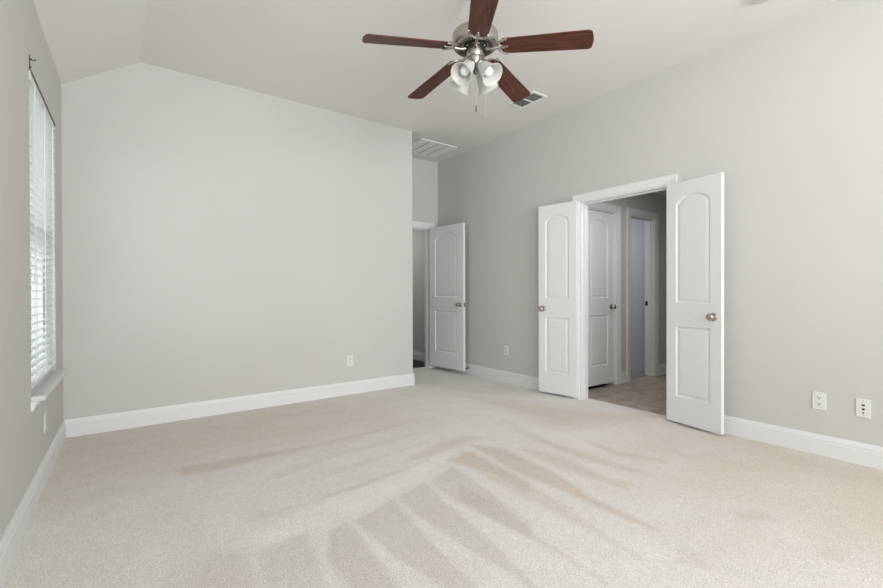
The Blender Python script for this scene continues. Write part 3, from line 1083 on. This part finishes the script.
# return air grille in the nook ceiling: four white louvred bays
gr = empty('return_air_grille', down(3.215, 4.725), 'square white louvred return air grille in the nook ceiling', 'vent')
gw, gd = 0.28, 0.268
mb = MB()
b = 0.022
mb.box(-gw, -gw + b, -gd, gd, -0.012, 0)
mb.box(gw - b, gw, -gd, gd, -0.012, 0)
mb.box(-gw + b, gw - b, -gd, -gd + b, -0.012, 0)
mb.box(-gw + b, gw - b, gd - b, gd, -0.012, 0)
mb.build('frame', M['white_metal'], gr, bevel=0.003)
MB().box(-gw + b, gw - b, -gd + b, gd - b, -0.0015, -0.0005).build('backing', M['duct'], gr)
bay = (2 * (gw - b)) / 4
for k in range(4):
    x0 = -gw + b + k * bay + (0.007 if k else 0.0)
    x1 = -gw + b + (k + 1) * bay - (0.007 if k < 3 else 0.0)
    mb = MB()
    m_ = 22
    for q in range(m_):
        y = -gd + b + (q + 0.5) * (2 * (gd - b)) / m_
        c_, s_ = math.cos(math.radians(16)), math.sin(math.radians(16))
        h = 0.0125
        mb.add([(x0, y - h * c_, -0.010 + h * s_ * 0.6), (x1, y - h * c_, -0.010 + h * s_ * 0.6), (x1, y + h * c_, -0.010 - h * s_ * 0.3), (x0, y + h * c_, -0.010 - h * s_ * 0.3),
                (x0, y - h * c_, -0.0112 + h * s_ * 0.6), (x1, y - h * c_, -0.0112 + h * s_ * 0.6), (x1, y + h * c_, -0.0112 - h * s_ * 0.3), (x0, y + h * c_, -0.0112 - h * s_ * 0.3)],
               [(0, 1, 2, 3), (7, 6, 5, 4), (0, 4, 5, 1), (1, 5, 6, 2), (2, 6, 7, 3), (3, 7, 4, 0)])
    mb.build('louvre_bay', M['white_metal'], gr)

# supply register past the fan
rg = empty('ceiling_register', down(3.195, 2.968), 'small white ceiling register with dark openings beyond the fan', 'vent')
rx, ry, b = 0.098, 0.165, 0.024
mb = MB()
mb.box(-rx, -rx + b, -ry, ry, -0.008, 0)
mb.box(rx - b, rx, -ry, ry, -0.008, 0)
mb.box(-rx + b, rx - b, -ry, -ry + b, -0.008, 0)
mb.box(-rx + b, rx - b, ry - b, ry, -0.008, 0)
mb.box(-rx + b, rx - b, -0.008, 0.008, -0.008, 0)
mb.build('frame', M['white_metal'], rg, bevel=0.002)
MB().box(-rx + b, rx - b, -ry + b, ry - b, -0.0012, -0.0004).build('duct_opening', M['vent_dark'], rg)
for y0, y1 in ((-ry + b, -0.008), (0.008, ry - b)):
    mb = MB()
    for k in range(6):
        x = -rx + b + (k + 0.5) * 2 * (rx - b) / 6
        mb.box(x - 0.0008, x + 0.0008, y0, y1, -0.008, -0.0015)
    mb.build('louvre', M['duct'], rg)

# smoke detector
sd = empty('smoke_detector', down(3.255, 1.035), 'round white smoke detector on the ceiling, mostly out of frame', 'smoke detector')
MB().lathe([(0, 0), (0.066, 0), (0.066, -0.012), (0.058, -0.020), (0.055, -0.034), (0.046, -0.040), (0, -0.041)], 36).build('housing', M['white_plastic'], sd, smooth=True)

# ------------------------------------------------------------------ ceiling fan
FXC, FYC = 1.727, 2.026
fan = empty('ceiling_fan', down(FXC, FYC), 'five blade ceiling fan, dark cherry blades, brushed nickel motor, four frosted glass shades', 'ceiling fan')
zf = lambda z: z - ZC
MB().lathe([(0, 0), (0.066, 0), (0.066, -0.010), (0.058, -0.030), (0.040, -0.052), (0.022, -0.062), (0, -0.062)], 36).build('canopy', M['nickel'], fan, smooth=True)
MB().lathe([(0.0, -0.055), (0.0125, -0.055), (0.0125, zf(2.6720)), (0.0, zf(2.6720))], 18).build('downrod', M['nickel'], fan, smooth=True)
MB().lathe([(0, zf(2.6940)), (0.026, zf(2.6940)), (0.030, zf(2.6770)), (0.058, zf(2.6700)), (0.100, zf(2.6580)), (0.128, zf(2.6440)), (0.138, zf(2.6300)),
            (0.1385, zf(2.5820)), (0.136, zf(2.5680)), (0.128, zf(2.5590)), (0.118, zf(2.5560)), (0.082, zf(2.5600)), (0.080, zf(2.5720)), (0, zf(2.5720))], 56
           ).build('motor_housing', M['nickel'], fan, smooth=True)
mb = MB()
for k in range(36):
    a = 2 * PI * k / 36
    mb.box(0.086, 0.118, -0.0034, 0.0034, -0.0006, 0.0010, Matrix.Rotation(a, 4, 'Z') @ Matrix.Translation((0, 0, zf(2.5572))) )
mb.build('vent_slots', M['dark'], fan)
mb = MB().lathe([(0, zf(2.5700)), (0.070, zf(2.5700)), (0.070, zf(2.5520)), (0, zf(2.5520))], 40)
fl = mb.build('flywheel', M['dark'], fan)
for k in range(5):
    mb = MB()
    a0 = math.radians(234.6 + 72 * k)
    for da in (-0.26, 0.26):
        mb.lathe([(0, -0.003), (0.005, -0.002), (0.006, 0)], 10, Matrix.Translation((0.062 * math.cos(a0 + da), 0.062 * math.sin(a0 + da), zf(2.5520))))
    mb.build('screw', M['nickel'], fl)
MB().lathe([(0, zf(2.5640)), (0.046, zf(2.5640)), (0.050, zf(2.5580)), (0.050, zf(2.5040)), (0.046, zf(2.4970)), (0, zf(2.4970))], 36).build('switch_housing', M['nickel'], fan, smooth=True)
MB().lathe([(0, zf(2.4980)), (0.040, zf(2.4980)), (0.040, zf(2.4880)), (0.036, zf(2.4720)), (0.030, zf(2.4540)), (0.022, zf(2.4420)), (0, zf(2.4400))], 36).build('light_fitter', M['nickel'], fan, smooth=True)
MB().lathe([(0, zf(2.4420)), (0.012, zf(2.4420)), (0.013, zf(2.4220)), (0.010, zf(2.4070)), (0.006, zf(2.3960)), (0, zf(2.3920))], 20).build('finial', M['bronze'], fan, smooth=True)

# blades (with their scrolled irons)
def blade_outline():
    r0, r1 = 0.150, 0.674
    w0, w1 = 0.118, 0.142
    pts = []
    # root: a rounded end
    for k in range(9):
        t = PI / 2 + PI * k / 8
        pts.append((r0 + 0.022 + 0.022 * math.cos(t), (w0 / 2 - 0.012) * math.sin(t) if abs(math.sin(t)) < 0.999 else math.copysign(w0 / 2, math.sin(t))))
    # lower side to the tip (rounded corners), and back
    rc = 0.026
    for k in range(7):
        t = -PI / 2 + PI / 2 * k / 6
        pts.append((r1 - rc + rc * math.cos(t), -w1 / 2 + rc + rc * math.sin(t)))
    for k in range(1, 4):
        u = k / 4
        pts.append((r1 + 0.006 * math.sin(PI * u), -w1 / 2 + rc + (w1 - 2 * rc) * u))
    for k in range(7):
        t = PI / 2 * k / 6
        pts.append((r1 - rc + rc * math.cos(t), w1 / 2 - rc + rc * math.sin(t)))
    return pts


blade = MB().prism(blade_outline(), 0.0, 0.0065).build('blade', M['blade'], fan, bevel=0.0015)
iron = MB()
iron.tube([(0.068, 0, -0.006), (0.080, 0, -0.008), (0.100, 0, -0.010), (0.122, 0, -0.008), (0.140, 0, -0.004)], [0.012, 0.010, 0.009, 0.009, 0.008], 10)


def arcpts(cx, cy, rx_, ry_, a0, a1, n_=18, z=-0.0035):
    return [(cx + rx_ * math.cos(math.radians(a0 + (a1 - a0) * k / n_)), cy + ry_ * math.sin(math.radians(a0 + (a1 - a0) * k / n_)), z) for k in range(n_ + 1)]


iron.tube(arcpts(0.192, 0, 0.055, 0.058, 92, 268, 26), 0.0050, 8)
for s in (-1, 1):
    iron.tube(arcpts(0.170, s * 0.027, 0.026, 0.019, 180 - s * 110, 180 + s * 110), 0.0042, 8)
    iron.lathe([(0, -0.003), (0.006, -0.002), (0.007, 0.003), (0, 0.003)], 12, Matrix.Translation((0.192, s * 0.055, -0.0035)))
iron.lathe([(0, -0.003), (0.0065, -0.002), (0.0075, 0.003), (0, 0.003)], 12, Matrix.Translation((0.192, 0, -0.0035)))
iron.tube([(0.135, 0, -0.0035), (0.165, 0, -0.0035), (0.192, 0, -0.0035)], 0.0055, 8)
iron_o = iron.build('blade_iron', M['nickel'], blade, smooth=True)
for k in range(5):
    b_ = blade if k == 0 else copy_tree(blade, fan)
    b_.matrix_local = (Matrix.Rotation(math.radians(234.64 + 72 * k), 4, 'Z') @ Matrix.Translation((0, 0, zf(2.553)))
                       @ Matrix.Rotation(math.radians(5.5), 4, 'Y') @ Matrix.Rotation(math.radians(-12), 4, 'X'))

# lamp shades on their sockets
sh = MB().lathe([(0.0235, -0.004), (0.026, 0.004), (0.033, 0.020), (0.039, 0.042), (0.043, 0.065), (0.048, 0.085), (0.057, 0.104), (0.067, 0.118), (0.0665, 0.120),
                 (0.0640, 0.1185), (0.0545, 0.106), (0.0455, 0.087), (0.0405, 0.066), (0.0365, 0.043), (0.0305, 0.022), (0.0235, 0.006), (0.0235, -0.004)], 40
                ).build('lamp_shade', M['frost'], fan, smooth=True)
so = MB().lathe([(0, -0.030), (0.010, -0.030), (0.016, -0.022), (0.0255, -0.016), (0.0270, -0.002), (0.0245, 0.0005), (0.020, -0.002), (0.016, 0.016), (0, 0.016)], 24).build('socket', M['nickel'], sh, smooth=True)
ar = MB()
ar.tube([(0, 0, -0.028), (0, 0, -0.045)], 0.008, 10)
ar.build('arm', M['nickel'], sh)
bu = MB().lathe([(0, 0.014), (0.013, 0.016), (0.015, 0.030), (0.021, 0.045), (0.027, 0.062), (0.0285, 0.074), (0.025, 0.088), (0.016, 0.098), (0.006, 0.102), (0, 0.1025)], 28).build('bulb', M['bulb'], sh, smooth=True)
for k in range(4):
    s = sh if k == 0 else copy_tree(sh, fan)
    s.matrix_local = (Matrix.Rotation(math.radians(229 + 52 + 90 * k), 4, 'Z') @ Matrix.Translation((0.045, 0, zf(2.437)))
                      @ Matrix.Rotation(math.radians(90 + 46), 4, 'Y') @ Matrix.Scale(1.03, 4))

# two pull chains with pendants
for (cx, cy, z0, z1, pm) in ((-0.027, -0.039, 2.489, 2.190, 'pendant'), (0.058, -0.030, 2.470, 2.178, 'chain')):
    ch = MB()
    ch.tube([(cx, cy, zf(z0)), (cx, cy, zf(z1))], 0.0010, 6)
    c = ch.build('pull_chain', M['chain'], fan)
    pb = MB().lathe([(0, 0), (0.002, -0.001), (0.0034, -0.012), (0.0038, -0.028), (0.0025, -0.040), (0, -0.042)], 14).build('chain_pendant', M[pm], c, smooth=True)
    pb.location = (cx, cy, zf(z1))

# ------------------------------------------------------------------ outside the left window
o = MB().box(-14, -0.56, -8, 40, -0.30, -0.12).build('ground_outside', M['ground'])
struct(o, 'pale concrete ground outside the window', 'ground')
mb = MB()
mb.box(-2.0, 1.2, 17.0, 17.25, -0.12, 2.15)
mb.box(-2.05, 1.25, 16.97, 17.28, 2.15, 2.23)
gwl = mb.build('garden_wall', M['brick'])
tag(gwl, 'tan brick garden wall glimpsed through the blind', 'garden wall')
mb = MB()
rnd = random.Random(3)
for k in range(420):
    cx, cy, cz = rnd.uniform(-3.6, -2.1), rnd.uniform(16.6, 17.4), rnd.uniform(-0.1, 2.2)
    s = rnd.uniform(0.06, 0.16)
    R = Euler((rnd.uniform(0, 6), rnd.uniform(0, 6), rnd.uniform(0, 6))).to_matrix().to_4x4()
    mb.add([(-s, 0, 0), (0, s * 0.6, 0.02), (s, 0, 0), (0, -s * 0.6, -0.02), (0, 0, s * 0.3)], [(0, 1, 4), (1, 2, 4), (2, 3, 4), (3, 0, 4)], Matrix.Translation((cx, cy, cz)) @ R)
mb.box(-3.5, -2.2, 16.7, 17.3, -0.12, 2.0)
tag(mb.build('garden_hedge', M['leaf']), 'green hedge beside the brick garden wall glimpsed through the blind', 'hedge')
nh = empty('house_outside', Matrix.Translation((-2.0, 20.0, -0.12)), 'pale sided house behind the brick garden wall glimpsed through the blind', 'house')
MB().box(-4.0, 4.0, 0.0, 6.0, 0.0, 5.6).build('wall', plain('pale_siding', (0.56, 0.60, 0.57), 0.8, bump=0.1, bscale=20, vary=0.03), nh)
MB().add([(-4.4, -0.5, 5.6), (4.4, -0.5, 5.6), (4.4, 6.5, 5.6), (-4.4, 6.5, 5.6), (-4.4, 3.0, 8.4), (4.4, 3.0, 8.4)],
         [(0, 1, 5, 4), (3, 4, 5, 2), (0, 4, 3), (1, 2, 5), (0, 3, 2, 1)]).build('roof', plain('grey_shingle', (0.20, 0.19, 0.18), 0.9, bump=0.3, bscale=30, vary=0.1), nh)
